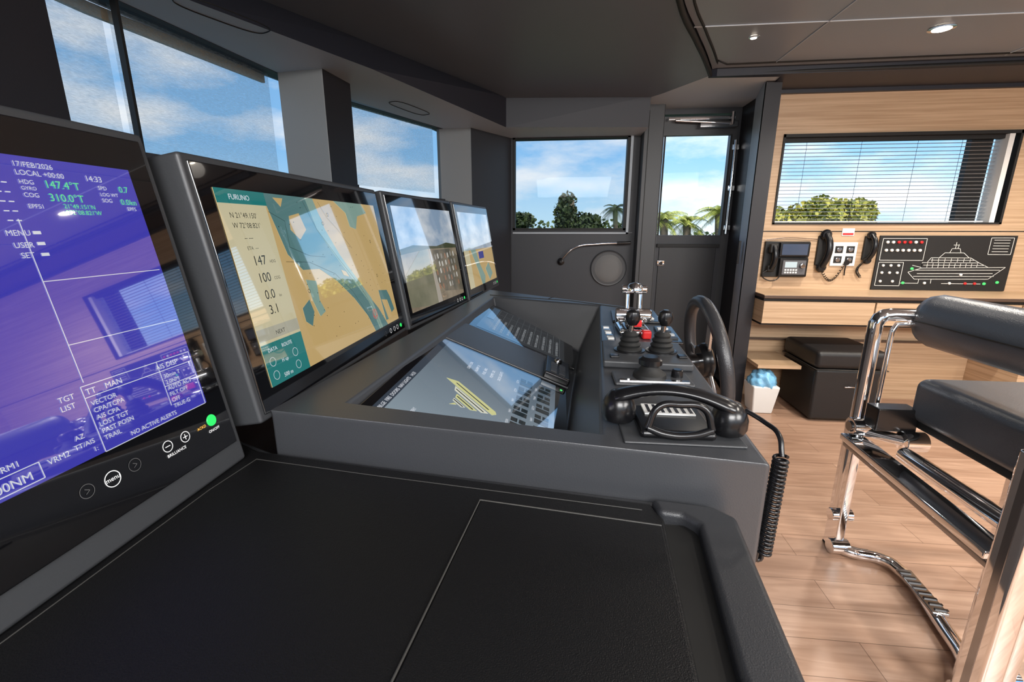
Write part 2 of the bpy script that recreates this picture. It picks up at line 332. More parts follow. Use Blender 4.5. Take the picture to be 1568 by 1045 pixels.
def wf(x,zz,y=3.5): return frame((x,y,zz),(1,0,0),(0,0,1))
M_LINE=mat('panel_print',(.75,.75,.72),.5)
e=empty('ship_control_panel');M=wf(2.20,.822,3.499)
W,Hh=.86,.375
box('plate',0,W,0,Hh,0,.012,M_BLKM,e,bev=.002,M=M)
MP=M@Matrix.Diagonal((1,.96,1,1))
hull=[(.22,.13),(.27,.08),(.74,.085),(.83,.17),(.60,.165),(.30,.16),(.22,.13)]
seg=poly2segs(hull)+poly2segs([(.24,.18),(.30,.165),(.30,.20),(.66,.20),(.73,.165)])+poly2segs([(.33,.20),(.35,.235),(.60,.235),(.66,.20)])
seg+=poly2segs([(.40,.235),(.43,.27),(.55,.27),(.59,.235)])+poly2segs([(.46,.27),(.47,.30),(.52,.30),(.53,.27)])+[(.49,.30,.49,.345),(.505,.30,.51,.33),(.475,.325,.51,.325)]
seg+=[(.30+i*.035,.165,.30+i*.035,.195) for i in range(11)]+[(.36+i*.04,.205,.36+i*.04,.23) for i in range(7)]+[(.25,.145,.80,.15),(.28,.12,.76,.125),(.31,.182,.70,.182),(.26,.10,.77,.105),(.35,.218,.63,.218)]
seg+=poly2segs([(.02,.37),(.30,.37),(.30,.215),(.02,.215)],True)+poly2segs([(.02,.20),(.18,.20),(.18,.03),(.02,.03)],True)+poly2segs([(.70,.375),(.84,.375),(.84,.26),(.70,.26)],True)
seg+=[(.72,.36-i*.02,.82,.36-i*.02) for i in range(5)]+[(.18,.05,.30,.05),(.30,.05,.30,.08),(.45,.05,.70,.05),(.38,.08,.38,.05)]
strokes('printed_yacht_diagram',seg,.0032,M_LINE,e,MP,.0125)
for i in range(7):
    for j in range(2):
        lathe('button_%d_%d'%(i,j),[(.010,0),(.010,.008),(.007,.011)],M_RED if (j==0 and i in(2,3,4,6)) else M_WHITE,e,loc=(.05+i*.036,.33-j*.055,.012),n=12,M=M)
for i,(a,b) in enumerate([(.05,.17),(.05,.12),(.10,.12),(.05,.06),(.13,.06),(.20,.05),(.34,.05),(.50,.05),(.60,.05),(.66,.05),(.72,.05),(.80,.06),(.24,.15),(.56,.11),(.10,.17),(.15,.17),(.15,.12)]):
    lathe('lamp_%d'%i,[(.009,0),(.009,.006),(.006,.009)],M_RED if i in (8,9) else (M_GREEN if i in(5,11,12,10) else M_WHITE),e,loc=(a,b,.012),n=12,M=M)
e=empty('vhf_radio');M=wf(1.445,.905,3.499)
box('back_plate',0,.30,0,.25,0,.02,M_BLKM,e,bev=.004,M=M)
box('display_unit',.09,.29,.145,.245,.02,.05,M_BLK,e,bev=.006,M=M)
rect('display',.105,.158,.275,.233,mat('lcd_dark',(.02,.025,.04),.08,coat=1,emit=(.05,.08,.13),es=1),e,M,.0505)
box('radio_unit',.10,.29,.005,.135,.02,.05,M_BLK,e,bev=.006,M=M)
box('front_panel',.12,.275,.02,.12,.05,.054,mat('radio_grey',(.10,.10,.11),.4),e,bev=.002,M=M)
rect('lcd',.135,.070,.215,.110,mat('lcd_grey',(.35,.42,.45),.2,emit=(.35,.45,.5),es=.5),e,M,.0545)
for i in range(5):
    for j in range(2): box('key_%d_%d'%(i,j),.135+i*.018,.147+i*.018,.03+j*.018,.041+j*.018,.054,.057,M_WHITE,e,M=M)
lathe('knob',[(.018,0),(.017,.02),(.012,.022)],M_GUN,e,loc=(.247,.085,.054),M=M)
tube('fist_mic_handle',[(.045,.22,.05),(.055,.17,.065),(.055,.11,.065),(.045,.06,.05)],.020,M_BLK,e,M=M)
box('mic_head',.018,.075,.17,.235,.035,.065,M_BLKM,e,bev=.010,seg=3,M=M);box('mic_foot',.02,.072,.04,.085,.03,.058,M_BLKM,e,bev=.010,seg=3,M=M)
tube('cable',[(.02,.05,.05),(-.01,.02,.05),(.03,-.02,.045),(.09,-.02,.04),(.12,.01,.04)],.004,M_BLK,e,M=M)
tube('antenna_wire',[(.0,.26,.01),(.15,.275,.01),(.35,.265,.01),(.42,.26,.01)],.003,M_CHR,e,M=M)
def corded(name,x,zz,s):
    e=empty(name);M=wf(x,zz,3.499)
    box('cradle',-.03*s,.03*s,-.03,.14*s,0,.02,M_BLKM,e,bev=.005,M=M)
    tube('grip',[(0,.15*s,.035),(.012*s,.10*s,.06),(.012*s,.03*s,.06),(0,-.03*s,.035)],.018*s,M_BLK,e,M=M)
    lathe('earpiece',[(.028*s,0),(.03*s,.012),(.022*s,.025)],M_BLK,e,loc=(0,.145*s,.02),M=M)
    lathe('mouthpiece',[(.026*s,0),(.028*s,.012),(.02*s,.025)],M_BLK,e,loc=(0,-.035*s,.02),M=M)
    pts=[]
    for i in range(150):
        t=i/149;a=t*2*math.pi*16
        if s>1: bx=.01+.15*t;by=-.06-.10*math.sin(math.pi*t)+.05*t
        else: bx=-.02-.03*math.sin(math.pi*t);by=-.05-.10*t
        pts.append((bx+.007*math.cos(a),by+.007*math.sin(a),.02+.005*math.sin(a)))
    tube('coil_cord',pts,.0022,M_BLK,e,smooth=False,M=M)
    if s>1:
        lathe('cord_hook',[(.014,0),(.014,.02),(.018,.024)],M_BLK,e,loc=(.17,-.01,0),M=M);tube('hook_strap',[(.17,-.01,.02),(.165,-.06,.02),(.17,-.10,.015)],.004,M_BLK,e,M=M)
corded('wall_handset',1.835,1.02,1.25);corded('wall_microphone',2.13,1.06,.95)
e=empty('socket_panel');M=wf(1.90,.985,3.499)
box('plate',0,.165,0,.165,0,.01,M_WHITE,e,bev=.004,M=M)
for i,(a,b) in enumerate([(.045,.115),(.12,.115),(.045,.045),(.12,.045)]):
    box('recess_%d'%i,a-.026,a+.026,b-.024,b+.024,.010,.013,M_BLKM,e,bev=.002,M=M);lathe('ring_%d'%i,[(.016,0),(.016,.004),(.012,.005)],M_GUN,e,loc=(a,b,.013),n=16,M=M)
box('tag',.05,.13,.21,.26,0,.004,M_WHITE,e,M=M);box('tag_red',.055,.125,.215,.228,.004,.005,M_RED,e,M=M)

e=empty('wall_loudspeaker')
lathe('ring',[(.15,0),(.15,.014),(.143,.02),(.135,.018)],M_HOUS,e,loc=(.40,3.95,.916),axis=(0,-1,0),n=48)
lathe('grille',[(.134,0),(.10,.024),(.05,.03),(.001,.032)],mat('grille_grey',(.19,.19,.19),.5,bump=1,bscale=900),e,loc=(.40,3.945,.916),axis=(0,-1,0),n=48)
e=empty('gooseneck_microphone')
lathe('base',[(.03,0),(.03,.02),(.01,.03)],M_BLK,e,loc=(.0,3.95,.97),axis=(0,-1,0))
tube('neck',[(.0,3.93,.97),(.03,3.88,1.02),(.11,3.86,1.09),(.30,3.86,1.12),(.46,3.86,1.128)],.007,M_CHR,e)
rod('capsule',(.45,3.86,1.128),(.56,3.86,1.13),.012,M_BLK,e)

# ================= HELM CONSOLE =================
e=empty('helm_console')
O=[(-.50,.694),(.29,.588),(.365,1.79),(-.36,2.31)];P=[(-.383,.742),(.068,.659),(.165,1.88),(-.306,2.07)]
B=[(-.366,.757,.918),(.004,.70,.770),(.085,1.86,.742),(-.296,2.05,.890)]
v=[(p[0],p[1],.94) for p in O]+[(p[0],p[1],.94) for p in P]+B+[(p[0],p[1],0) for p in O]
f=[(i,(i+1)%4,4+(i+1)%4,4+i) for i in range(4)]+[(4+i,4+(i+1)%4,8+(i+1)%4,8+i) for i in range(4)]+[(8,9,10,11)]+[(i,12+i,12+(i+1)%4,(i+1)%4) for i in range(4)]+[(15,14,13,12)]
body=meshobj('upper_body',v,f,M_BOX,e,bev=.012,seg=5)
desk=[(-.75,.80),(-.50,.69),(.225,.60),(.246,.57),(.222,.33),(.20,-.6),(-.75,-.6)]
prism('desk_body',desk,0,.862,M_CONS,e,bev=.008,seg=3)
prism('desk_leather',[(-.72,.78),(-.515,.672),(.135,.585),(.146,.55),(.128,.32),(.11,-.55),(-.72,-.55)],.850,.872,M_DESK,e,bev=.004)
prism('rim_right',[(.135,.588),(.215,.578),(.24,.555),(.216,.33),(.196,-.55),(.150,-.55),(.162,.33),(.186,.535),(.170,.553),(.14,.557)],.845,.880,M_CONS,e,bev=.008,seg=4)
prism('pocket_floor',[(.120,.55),(.19,.55),(.16,-.55),(.105,-.55)],.858,.864,M_GAP,e)
prism('lid_panel',[(-.104,.563),(.139,.531),(.124,.324),(.09,-.4),(-.21,-.4),(-.131,.30)],.870,.8755,M_DESK,e,bev=.002)
tube('lid_gap',[(.139,.534,.8735),(-.106,.566,.8735),(-.134,.298,.8735),(-.213,-.4,.8735)],.0014,M_SEAM,e,smooth=False)
tube('seam_far',[(-.50,.645,.8722),(-.30,.618,.8722),(.12,.568,.8722)],.0008,M_SEAM,e,smooth=False)
tube('seam_left',[(-.50,.645,.8722),(-.51,.55,.8722),(-.512,.296,.8722),(-.53,-.2,.8722)],.0008,M_SEAM,e,smooth=False)
SM=frame((.02,.72,.774),(0,1,0),(-.928,0,.371))
box('pit_divider',.60,.835,-.012,.405,.0,.008,M_BOX,e,bev=.003,M=SM)
tube('far_seam',[(-.33,2.12,.941),(.05,1.98,.941),(.35,1.75,.941)],.0015,M_SEAM,e,smooth=False)
tube('far_seam_b',[(-.05,2.03,.941),(-.03,2.09,.941)],.0015,M_GAP,e,smooth=False)
box('control_plate',.100,.275,.63,.80,.94,.944,M_HOUS,e,bev=.002)

def T(p,M,n,s,x,y,sz,m,al='LEFT'): return text(n,s,x,y,sz,m,p,M,.0009,al)
W_=scr('white',(.9,.93,1.0),.9)
e=empty('inset_display');M=SM
box('glass',.015,.595,-.005,.415,-.006,.004,M_BEZ,e,bev=.002,M=M)
M5=M@Matrix.Translation((0,0,.0045))
m=D.materials.new('screen_bluegrey');m.use_nodes=True;nt=m.node_tree;b=nt.nodes['Principled BSDF'];b.inputs['Base Color'].default_value=(.005,.006,.008,1);b.inputs['Roughness'].default_value=.06
b.inputs['Coat Weight'].default_value=1;b.inputs['Coat IOR'].default_value=CIOR;b.inputs['Coat Roughness'].default_value=.02
tc=nt.nodes.new('ShaderNodeTexCoord');sp=nt.nodes.new('ShaderNodeSeparateXYZ');cr=nt.nodes.new('ShaderNodeValToRGB');cr.color_ramp.elements[0].color=(.36,.45,.52,1);cr.color_ramp.elements[1].color=(.08,.12,.17,1)
nt.links.new(tc.outputs['Generated'],sp.inputs[0]);nt.links.new(sp.outputs['X'],cr.inputs[0]);nt.links.new(cr.outputs[0],b.inputs['Emission Color']);b.inputs['Emission Strength'].default_value=.85
rect('screen',.035,.03,.58,.395,m,e,M5,0)
shipc=scr('yacht_cream',(.80,.80,.36),.95);shipw=scr('yacht_white',(.90,.90,.72),.95);shipd=scr('yacht_dark',(.02,.03,.035),.9)
def tr(pts,ox,oy,s,a):return [(ox+s*(x*math.cos(a)-y*math.sin(a)),oy+s*(x*math.sin(a)+y*math.cos(a))) for x,y in pts]
A=R(52);ox,oy,s=.23,.165,.135
for nm,pts,mm in [('yacht_hull',[(0,.05),(.08,0),(1.1,.02),(1.25,.2),(.9,.2),(0,.16)],shipc),('yacht_deck_1',[(.05,.2),(.95,.22),(.82,.34),(.1,.33)],shipw),('yacht_deck_2',[(.15,.37),(.70,.38),(.60,.50),(.2,.49)],shipc),('yacht_deck_3',[(.28,.53),(.58,.54),(.52,.62),(.3,.61)],shipw),('yacht_mast',[(.38,.64),(.44,.64),(.42,.78)],shipc)]:
    pquad(nm,tr(pts,ox,oy,s,A),mm,e,M5,.0004)
sg=[]
for a_,b_ in [((.1,.27),(.85,.28)),((.2,.43),(.62,.44)),((.15,.1),(1.05,.11)),((.3,.57),(.54,.58))]:
    q1,q2=tr([a_,b_],ox,oy,s,A);sg.append((*q1,*q2))
strokes('yacht_windows',sg,.004,shipd,e,M5,.0006)
for i in range(6):
    for j in range(2):
        x_,y_=.13+i*.068,.045+j*.055
        rect('menu_icon_%d_%d'%(i,j),x_,y_,x_+.024,y_+.036,shipd,e,M5,.0005);rect('menu_icon_b_%d_%d'%(i,j),x_+.029,y_,x_+.050,y_+.016,shipd,e,M5,.0005)
        rect('menu_icon_c_%d_%d'%(i,j),x_+.029,y_+.020,x_+.050,y_+.036,shipd,e,M5,.0005)
        T(e,M5,'menu_txt_%d_%d'%(i,j),random.choice(['NAV','ENG','TANK','HVAC','CCTV','DOOR']),x_,y_+.040,.009,W_)
for i in range(5): T(e,M5,'label_%d'%i,['DECK LIGHTS','PUMPS  OK','FUEL  84%','ALARM  0','GEN 1 ON'][i],.43,.19+i*.022,.012,W_)
for i in range(5): T(e,M5,'list_%d'%i,['AUTO','MAIN ENGINE','STABILISER','TRIM','BATTERY'][i],.06,.22+i*.026,.011,W_)
rect('top_bar',.035,.375,.58,.395,scr('navy',(.05,.07,.10),.8),e,M5,.0004);T(e,M5,'bar_text','BILGE  FIRE  DOORS  NAV LIGHTS   14:33',.05,.379,.012,W_)
lathe('power_led',[(.004,0),(.004,.001)],M_GREEN,e,loc=(.56,.012,.0045),n=12,M=M)
e=empty('inset_display')
box('glass',.845,1.32,-.04,.37,-.006,.004,M_BEZ,e,bev=.002,M=M)
rect('screen',.865,.0,1.29,.345,scr('near_black',(.02,.024,.028),.8),e,M5,0)
grid=[]
for i in range(11): grid.append((.90,.02+i*.028,1.27,.02+i*.028))
for i in range(5): grid.append((.90+i*.0925,.02,.90+i*.0925,.30))
GG=scr('grid_grey',(.14,.16,.17),.8);TG=scr('table_text',(.45,.48,.50),.8)
strokes('table_grid',grid,.0010,GG,e,M5,.0004)
for j in range(10):
    T(e,M5,'row_%d'%j,' '.join(random.choice(['PORT','STBD','12.4','24.1','OK','0.0','88%','GEN','RPM','1450']) for _ in range(7)),.905,.027+j*.028,.013,TG)
rect('blue_tab',1.05,.305,1.27,.335,scr('tab',(.06,.12,.2),.8),e,M5,.0005)
e=empty('trackball_keypad')
box('case',.60,.78,-.008,.075,.006,.03,M_BLK,e,bev=.005,M=M)
for i in range(4):
    for j in range(2): box('key_%d_%d'%(i,j),.62+i*.025,.638+i*.025,.01+j*.028,.03+j*.028,.03,.033,M_HOUS,e,M=M)
lathe('ball',[(.014,0),(.014,.003),(.010,.010),(.001,.013)],M_GUN,e,loc=(.745,.035,.03),n=20,M=M)

# ================= MONITORS =================
def monitor(p0,p1,ztop,zbot,tilt,mg=(.04,.045,.05,.055),fr=.012,depth=.09,frb=.012):
    e=empty('helm_monitor')
    u=Vector((p1[0]-p0[0],p1[1]-p0[1],0));W=u.length;u.normalize()
    nrm=Vector((u.y,-u.x,0))
    dz=ztop-zbot;v=Vector((0,0,1))-nrm*tilt
    o=Vector((p0[0],p0[1],ztop))+nrm*(tilt*dz)-Vector((0,0,dz))
    M=frame(o,u,v);Hh=dz*math.sqrt(1+tilt*tilt)
    box('housing',0,W,0,Hh,-depth,0,M_HOUS,e,bev=.006,seg=3,M=M)
    box('front_glass',fr,W-fr,frb,Hh-fr,-.004,.003,M_BEZ,e,bev=.002,M=M)
    foot=M@Vector((W/2,.02,-depth/2))
    box('foot',foot.x-.06,foot.x+.01,foot.y-.12,foot.y+.12,.86,foot.z+.02,M_HOUS,e)
    S=M@Matrix.Translation((mg[0],mg[2],.0035))
    return e,M,S,W-mg[0]-mg[1],Hh-mg[2]-mg[3]
WT=W_;GR=scr('green_txt',(.15,.95,.35),1.0);LB=scr('light_blue',(.35,.45,.9),.9)
e,M,S,w,h=monitor((-.605,-.02),(-.605,.648),1.38,.873,.17,mg=(.05,.046,.118,.055),frb=.036)
rect('screen_face',0,0,w,h,scr('radar_blue',(.055,.050,.52),.95),e,S,0)
cx,cy=w-.385,h*.42
def circ(cx,cy,r,n=64,a0=0,a1=2*math.pi):return [(cx+r*math.cos(a0+(a1-a0)*i/n),cy+r*math.sin(a0+(a1-a0)*i/n)) for i in range(n+1)]
pquad('radar_disc',circ(cx,cy,.150)[:-1],scr('radar_dark',(.008,.008,.22),.9),e,S,.0003)
strokes('radar_ring',poly2segs(circ(cx,cy,.150)),.0012,LB,e,S)
strokes('radar_ticks',[(cx+.150*math.cos(R(a)),cy+.150*math.sin(R(a)),cx+.155*math.cos(R(a)),cy+.155*math.sin(R(a))) for a in range(0,360,4)],.001,WT,e,S)
X=w-.155
th_=h*.24;bx=w-.160
ln=[(X,th_+.004,X,h*.80),(X,h*.60,w-.004,h*.60),(X,h*.385,w-.004,h*.385)]
ln+=poly2segs([(bx,.0),(w-.003,.0),(w-.003,th_),(bx,th_)],True)+[(bx,th_-.014,w-.003,th_-.014),(w-.058,.018,w-.058,th_),(w-.058,th_-.036,w-.003,th_-.036)]
ln+=poly2segs([(w-.285,.004),(w-.225,.004),(w-.225,.022),(w-.285,.022)],True)
strokes('radar_lines',ln,.0009,WT,e,S)
def hd(s,dx,dy,sz,mm): return (s,w-dx*.625,h-.004-dy*.64,sz*.62,mm)
items=[hd("17/FEB/2026",.225,.012,.013,WT),hd("LOCAL +00:00",.225,.026,.013,WT),hd("14:33",.105,.026,.016,WT),
 hd("HDG",.225,.041,.011,WT),hd("GYRO",.225,.051,.009,WT),hd("147.4°T",.185,.045,.020,GR),hd("COG",.225,.063,.011,WT),hd("310.0°T",.185,.068,.020,GR),hd("SPD",.085,.041,.011,WT),hd("0.7",.040,.043,.018,GR),
 hd("LOG WT",.085,.053,.010,WT),hd("SOG",.085,.065,.011,WT),hd("0.0kn",.045,.068,.017,GR),hd("EPFS1",.225,.082,.011,WT),hd("21°49.151'N",.165,.080,.012,GR),hd("072°08.821'W",.165,.091,.012,GR),hd("EPFS",.035,.080,.011,WT),
 ("MENU",w-.172,h-.086,.0085,WT),("USER",w-.169,h-.099,.0085,WT),("SET",w-.166,h-.110,.0085,WT),
 ("TGT",w-.187,th_-.010,.009,WT),("LIST",w-.188,th_-.020,.009,WT),("TT    MAN",bx+.003,th_-.011,.010,WT),("AIS DISP",w-.062,th_-.011,.010,WT)]
for i,(l_,r_) in enumerate([("VECTOR","30min T"),("CPA/TCPA","2.0NM"),("AIS CPA","AUTO ACT"),("LOST TGT","FILT OFF"),("PAST POSN","OFF"),("TRAIL","TRUE-G")]):
    items+=[(l_,bx+.004,th_-.025-i*.0088,.0082,WT),(r_,w-.055,th_-.025-i*.0088,.0082,WT)]
items+=[("NO ACTIVE ALERTS",w-.125,.004,.008,WT),("AZ",w-.186,.026,.008,WT),("TT/AIS",w-.190,.016,.008,WT),("1:",w-.172,.006,.008,WT),("VRM2",w-.218,.014,.009,WT),("VRM1",w-.262,.026,.009,WT),("5.000NM",w-.283,.0075,.013,WT)]
for i,(s,x,y,sz,mm) in enumerate(items): T(e,S,'txt_%d'%i,s,x,y,sz,mm)
for i in range(3): strokes('menu_pointer_%d'%i,[(w-.146,h-.083-i*.012,w-.138,h-.083-i*.012)],.0035,WT,e,S)
strokes('dash_text',[(w-.165+j*.008,h-.030-i*.010,w-.160+j*.008,h-.030-i*.010) for i in range(5) for j in range(2)],.0012,WT,e,S)
BW=mat('bezel_print',(.8,.8,.8),.4,emit=(.8,.8,.8),es=.5);GB=mat('green_button',(.02,.5,.08),.3,emit=(.02,.7,.12),es=.8);OR=mat('orange_print',(.8,.4,.05),.4,emit=(.9,.5,.1),es=.7)
BM=M@Matrix.Translation((0,.034,.0032))
MB=M@Matrix.Translation((0,.034,0))
Wm=.668
lathe('power_button',[(.009,0),(.0085,.0012),(.006,.0015)],GB,e,loc=(Wm-.048,.055,.003),n=24,M=MB)
T(e,BM,'onoff','ON/OFF',Wm-.060,.038,.006,BW)
for i,xx in enumerate([Wm-.10,Wm-.130]):
    strokes('bril_%d'%i,poly2segs(circ(xx,.052,.0075,24))+[(xx-.004,.052,xx+.004,.052)]+([(xx,.048,xx,.056)] if i==0 else []),.0010,BW,e,BM,.0004)
T(e,BM,'bril','BRILLIANCE',Wm-.136,.037,.006,BW);T(e,BM,'ecdis','ACKD',Wm-.078,.05,.006,OR)
strokes('menu_ring',poly2segs(circ(Wm-.210,.05,.0095,28)),.0010,BW,e,BM,.0004);T(e,BM,'menu','menu',Wm-.219,.048,.008,BW)
DG=mat('bezel_dim',(.10,.10,.10),.4)
for xx in (Wm-.180,Wm-.240): strokes('arrow',poly2segs(circ(xx,.052,.008,24))+[(xx-.002,.055,xx+.003,.052),(xx+.003,.052,xx-.002,.049)],.0008,DG,e,BM,.0004)
# chart monitor
e,M,S,w,h=monitor((-.572,.668),(-.568,1.402),1.362,.925,.17,mg=(.045,.05,.05,.05))
TAN=scr('chart_tan',(.66,.46,.19),.95);TEAL=scr('chart_water',(.11,.24,.24),.95);LT=scr('chart_shallow',(.27,.42,.36),.95);CRM=scr('chart_cream',(.74,.67,.43),.9);DT=scr('chart_teal_ui',(.02,.24,.23),.9);BKT=scr('chart_text',(.02,.03,.02),.5)
rect('land',0,0,w,h,TAN,e,S,0)
def sc(p):return [(x*w,y*h) for x,y in p]
pquad('water_a',sc([(.19,1),(.46,1),(.50,.86),(.47,.76),(.53,.64),(.62,.50),(.70,.34),(.80,.16),(.86,0),(.72,0),(.68,.14),(.60,.30),(.50,.45),(.40,.55),(.30,.56),(.24,.66),(.22,.8)]),TEAL,e,S,.0003)
pquad('water_b',sc([(.42,1),(.47,1),(.505,.8),(.57,.62),(.66,.44),(.75,.26),(.80,0),(.765,0),(.72,.24),(.63,.42),(.53,.62),(.45,.80)]),LT,e,S,.0005)
pquad('water_c',sc([(.62,1),(.86,1),(.90,.93),(.80,.90),(.76,.80),(.71,.82),(.70,.92)]),LT,e,S,.0004)
pquad('water_d',sc([(.84,.30),(.93,.28),(.95,.22),(.97,.10),(.93,.08),(.91,.2),(.85,.22),(.88,.04),(.85,.04)]),TEAL,e,S,.0004)
pquad('water_e',sc([(.30,.50),(.36,.48),(.35,.36),(.37,.28),(.33,.26),(.31,.36)]),LT,e,S,.0004)
pquad('water_f',sc([(.24,.34),(.29,.38),(.30,.30),(.27,.22),(.24,.26)]),TEAL,e,S,.0004)
pquad('islet',sc([(.30,.88),(.36,.90),(.38,.80),(.33,.74),(.29,.80)]),TAN,e,S,.0006)
pquad('islet_b',sc([(.24,.98),(.29,.98),(.27,.93)]),TAN,e,S,.0006);pquad('islet_c',sc([(.55,.52),(.585,.50),(.60,.46),(.56,.48)]),TAN,e,S,.0006)
strokes('contours',poly2segs(sc([(.40,.98),(.45,.80),(.55,.60),(.66,.40),(.74,.2),(.78,0)]))+poly2segs(sc([(.22,.62),(.35,.60),(.50,.50),(.60,.35),(.70,.10)]))+poly2segs(sc([(.20,.9),(.27,.85),(.26,.7),(.36,.64),(.46,.62)]))+poly2segs(sc([(.50,.98),(.54,.88),(.60,.80),(.68,.66)])),.0008,BKT,e,S,.0008)
dots=[]
for _ in range(70):
    x_,y_=random.uniform(.22,.98),random.uniform(.02,.98);dots.append((x_*w,y_*h,x_*w+.0025,y_*h))
strokes('soundings',dots,.0016,BKT,e,S,.0008)
rect('info_panel',0,0,w*.195,h,CRM,e,S,.0009);rect('brand_bar',0,h*.93,w*.20,h,DT,e,S,.0011);rect('teal_panel',0,0,w*.195,h*.22,DT,e,S,.0011);rect('mid_panel',0,h*.235,w*.195,h*.30,scr('cream2',(.6,.58,.45),.8),e,S,.0011)
for i,(s,x,y,sz,mm) in enumerate([("FURUNO",.03,h*.95,.013,WT),("N 21°49.150'",.02,h*.86,.013,BKT),("W 72°08.821'",.02,h*.81,.013,BKT),("147",.045,h*.62,.024,BKT),("HDG",.09,h*.625,.008,BKT),("100",.045,h*.53,.024,BKT),("COG",.09,h*.535,.008,BKT),("0.0",.05,h*.44,.024,BKT),("kn",.09,h*.44,.008,BKT),("3.1",.05,h*.36,.024,BKT),("-- ---",.04,h*.75,.012,BKT),("ETA  ---",.04,h*.70,.009,BKT),("DATA     ROUTE",.015,h*.175,.010,WT),("500 m",.04,h*.02,.011,WT),("NEXT",.05,h*.25,.011,BKT),("H up",.045,h*.10,.010,WT)]):
    text('txt_%d'%i,s,x,y,sz,mm,e,S,.0014)
cc=[]
for (a,b) in [(.02,.02),(.09,.02),(.02,.045),(.09,.045)]: cc+=poly2segs(circ(a,b-.003,.008,16))
strokes('ui_rings',cc,.0008,WT,e,S,.0013)
strokes('own_ship',poly2segs(sc([(.735,.11),(.75,.16),(.765,.11)]),True)+poly2segs(circ(.75*w,.13*h,.013,20)),.0015,scr('red',(.8,.05,.03),1),e,S,.0012)
for (a,b) in [(.5,.84),(.55,.9),(.87,.7),(.86,.42),(.30,.43)]: strokes('buoy',poly2segs(circ(a*w,b*h,.004,8)),.0012,BKT,e,S,.0012)
def bezel_row(e,M,W):
    BM=M@Matrix.Translation((0,0,.0032))
    lathe('power_button',[(.006,0),(.006,.001)],GB,e,loc=(W-.045,.028,.003),n=16,M=M)
    for k,xx in enumerate([.075,.10,.13,.17]): strokes('key_%d'%k,poly2segs(circ(W-xx,.028,.0065,16)),.001,BW if k<3 else DG,e,BM,.0004)
bezel_row(e,M,.734)
# third monitor: satellite-style harbour view with boats along a pier
e,M,S,w,h=monitor((-.556,1.415),(-.482,2.0),1.362,.925,.17,mg=(.035,.04,.05,.045))
def noise_screen(name,c1,c2,scl,es=.9,stretch=(1,1,1)):
    m=D.materials.new('screen_'+name);m.use_nodes=True;nt=m.node_tree;b=nt.nodes['Principled BSDF'];b.inputs['Base Color'].default_value=(.005,.005,.005,1);b.inputs['Roughness'].default_value=.06
    b.inputs['Coat Weight'].default_value=1;b.inputs['Coat IOR'].default_value=CIOR;b.inputs['Coat Roughness'].default_value=.02
    tc=nt.nodes.new('ShaderNodeTexCoord');mp=nt.nodes.new('ShaderNodeMapping');mp.inputs['Scale'].default_value=stretch
    n=nt.nodes.new('ShaderNodeTexNoise');n.inputs['Scale'].default_value=scl;n.inputs['Detail'].default_value=4;cr=nt.nodes.new('ShaderNodeValToRGB')
    cr.color_ramp.elements[0].position=.38;cr.color_ramp.elements[1].position=.62;cr.color_ramp.elements[0].color=(*c1,1);cr.color_ramp.elements[1].color=(*c2,1)
    nt.links.new(tc.outputs['Object'],mp.inputs[0]);nt.links.new(mp.outputs[0],n.inputs['Vector']);nt.links.new(n.outputs['Fac'],cr.inputs[0]);nt.links.new(cr.outputs[0],b.inputs['Emission Color']);b.inputs['Emission Strength'].default_value=es
    return m
DOCK=noise_screen('dock',(.24,.19,.13),(.40,.33,.23),10);SKYC=noise_screen('feed_sky_reflection',(.30,.42,.58),(.70,.76,.82),7,stretch=(1,1.6,1))  # sky tone, reused to paint reflected sky on the fourth monitor
BOATG=noise_screen('boat_basin',(.13,.12,.09),(.24,.20,.14),18)
rect('feed_ground',0,0,w,h*.62,DOCK,e,S,0);rect('feed_sky_reflection',0,h*.58,w,h,SKYC,e,S,.0002)
pquad('feed_water',sc([(0,.05),(.30,0),(.45,0),(.42,.58),(.30,.58),(0,.35)]),noise_screen('feed_water',(.20,.20,.13),(.30,.28,.19),8),e,S,.0004)
pquad('feed_basin',sc([(.47,.25),(.60,.10),(1,.04),(1,.46),(.85,.56),(.50,.56)]),BOATG,e,S,.0005)
BT=[scr('boat_white',(.70,.68,.62),.9),scr('boat_grey',(.38,.36,.32),.9),scr('boat_rust',(.40,.20,.12),.9)]
for r_ in range(5):
    for c_ in range(7):
        if random.random()<.12: continue
        bx_=.52+.065*c_+random.uniform(-.01,.01);by_=.12+.085*r_+random.uniform(-.01,.01)
        if bx_>.96 or by_>.53: continue
        pquad('boat_%d_%d'%(r_,c_),sc([(bx_,by_),(bx_+.022,by_+.01),(bx_+.018,by_+.055),(bx_+.006,by_+.065),(bx_-.006,by_+.045)]),random.choice(BT),e,S,.0007)
pquad('feed_shore',sc([(0,.55),(.3,.57),(.45,.58),(1,.56),(1,.60),(.8,.63),(.6,.60),(.45,.61),(.2,.63),(0,.60)]),scr('shore',(.07,.08,.04),.9),e,S,.0006)
pquad('feed_pier',sc([(.44,.0),(.52,.0),(.47,.58),(.45,.58)]),scr('pier',(.5,.45,.38),.9),e,S,.0006)
bezel_row(e,M,.59)
e,M,S,w,h=monitor((-.478,2.02),(-.425,2.62),1.362,.925,.17,mg=(.035,.04,.05,.045))
rect('feed_sky_reflection',0,h*.50,w,h,SKYC,e,S,.0002);rect('chart',0,0,w,h*.50,TAN,e,S,0);rect('chart_blue',w*.44,h*.36,w*.62,h*.46,scr('blue2',(.04,.05,.35),.9),e,S,.0004);rect('side_panel',0,0,w*.14,h*.50,CRM,e,S,.0005)  # upper half paints a sky reflection as glowing screen content
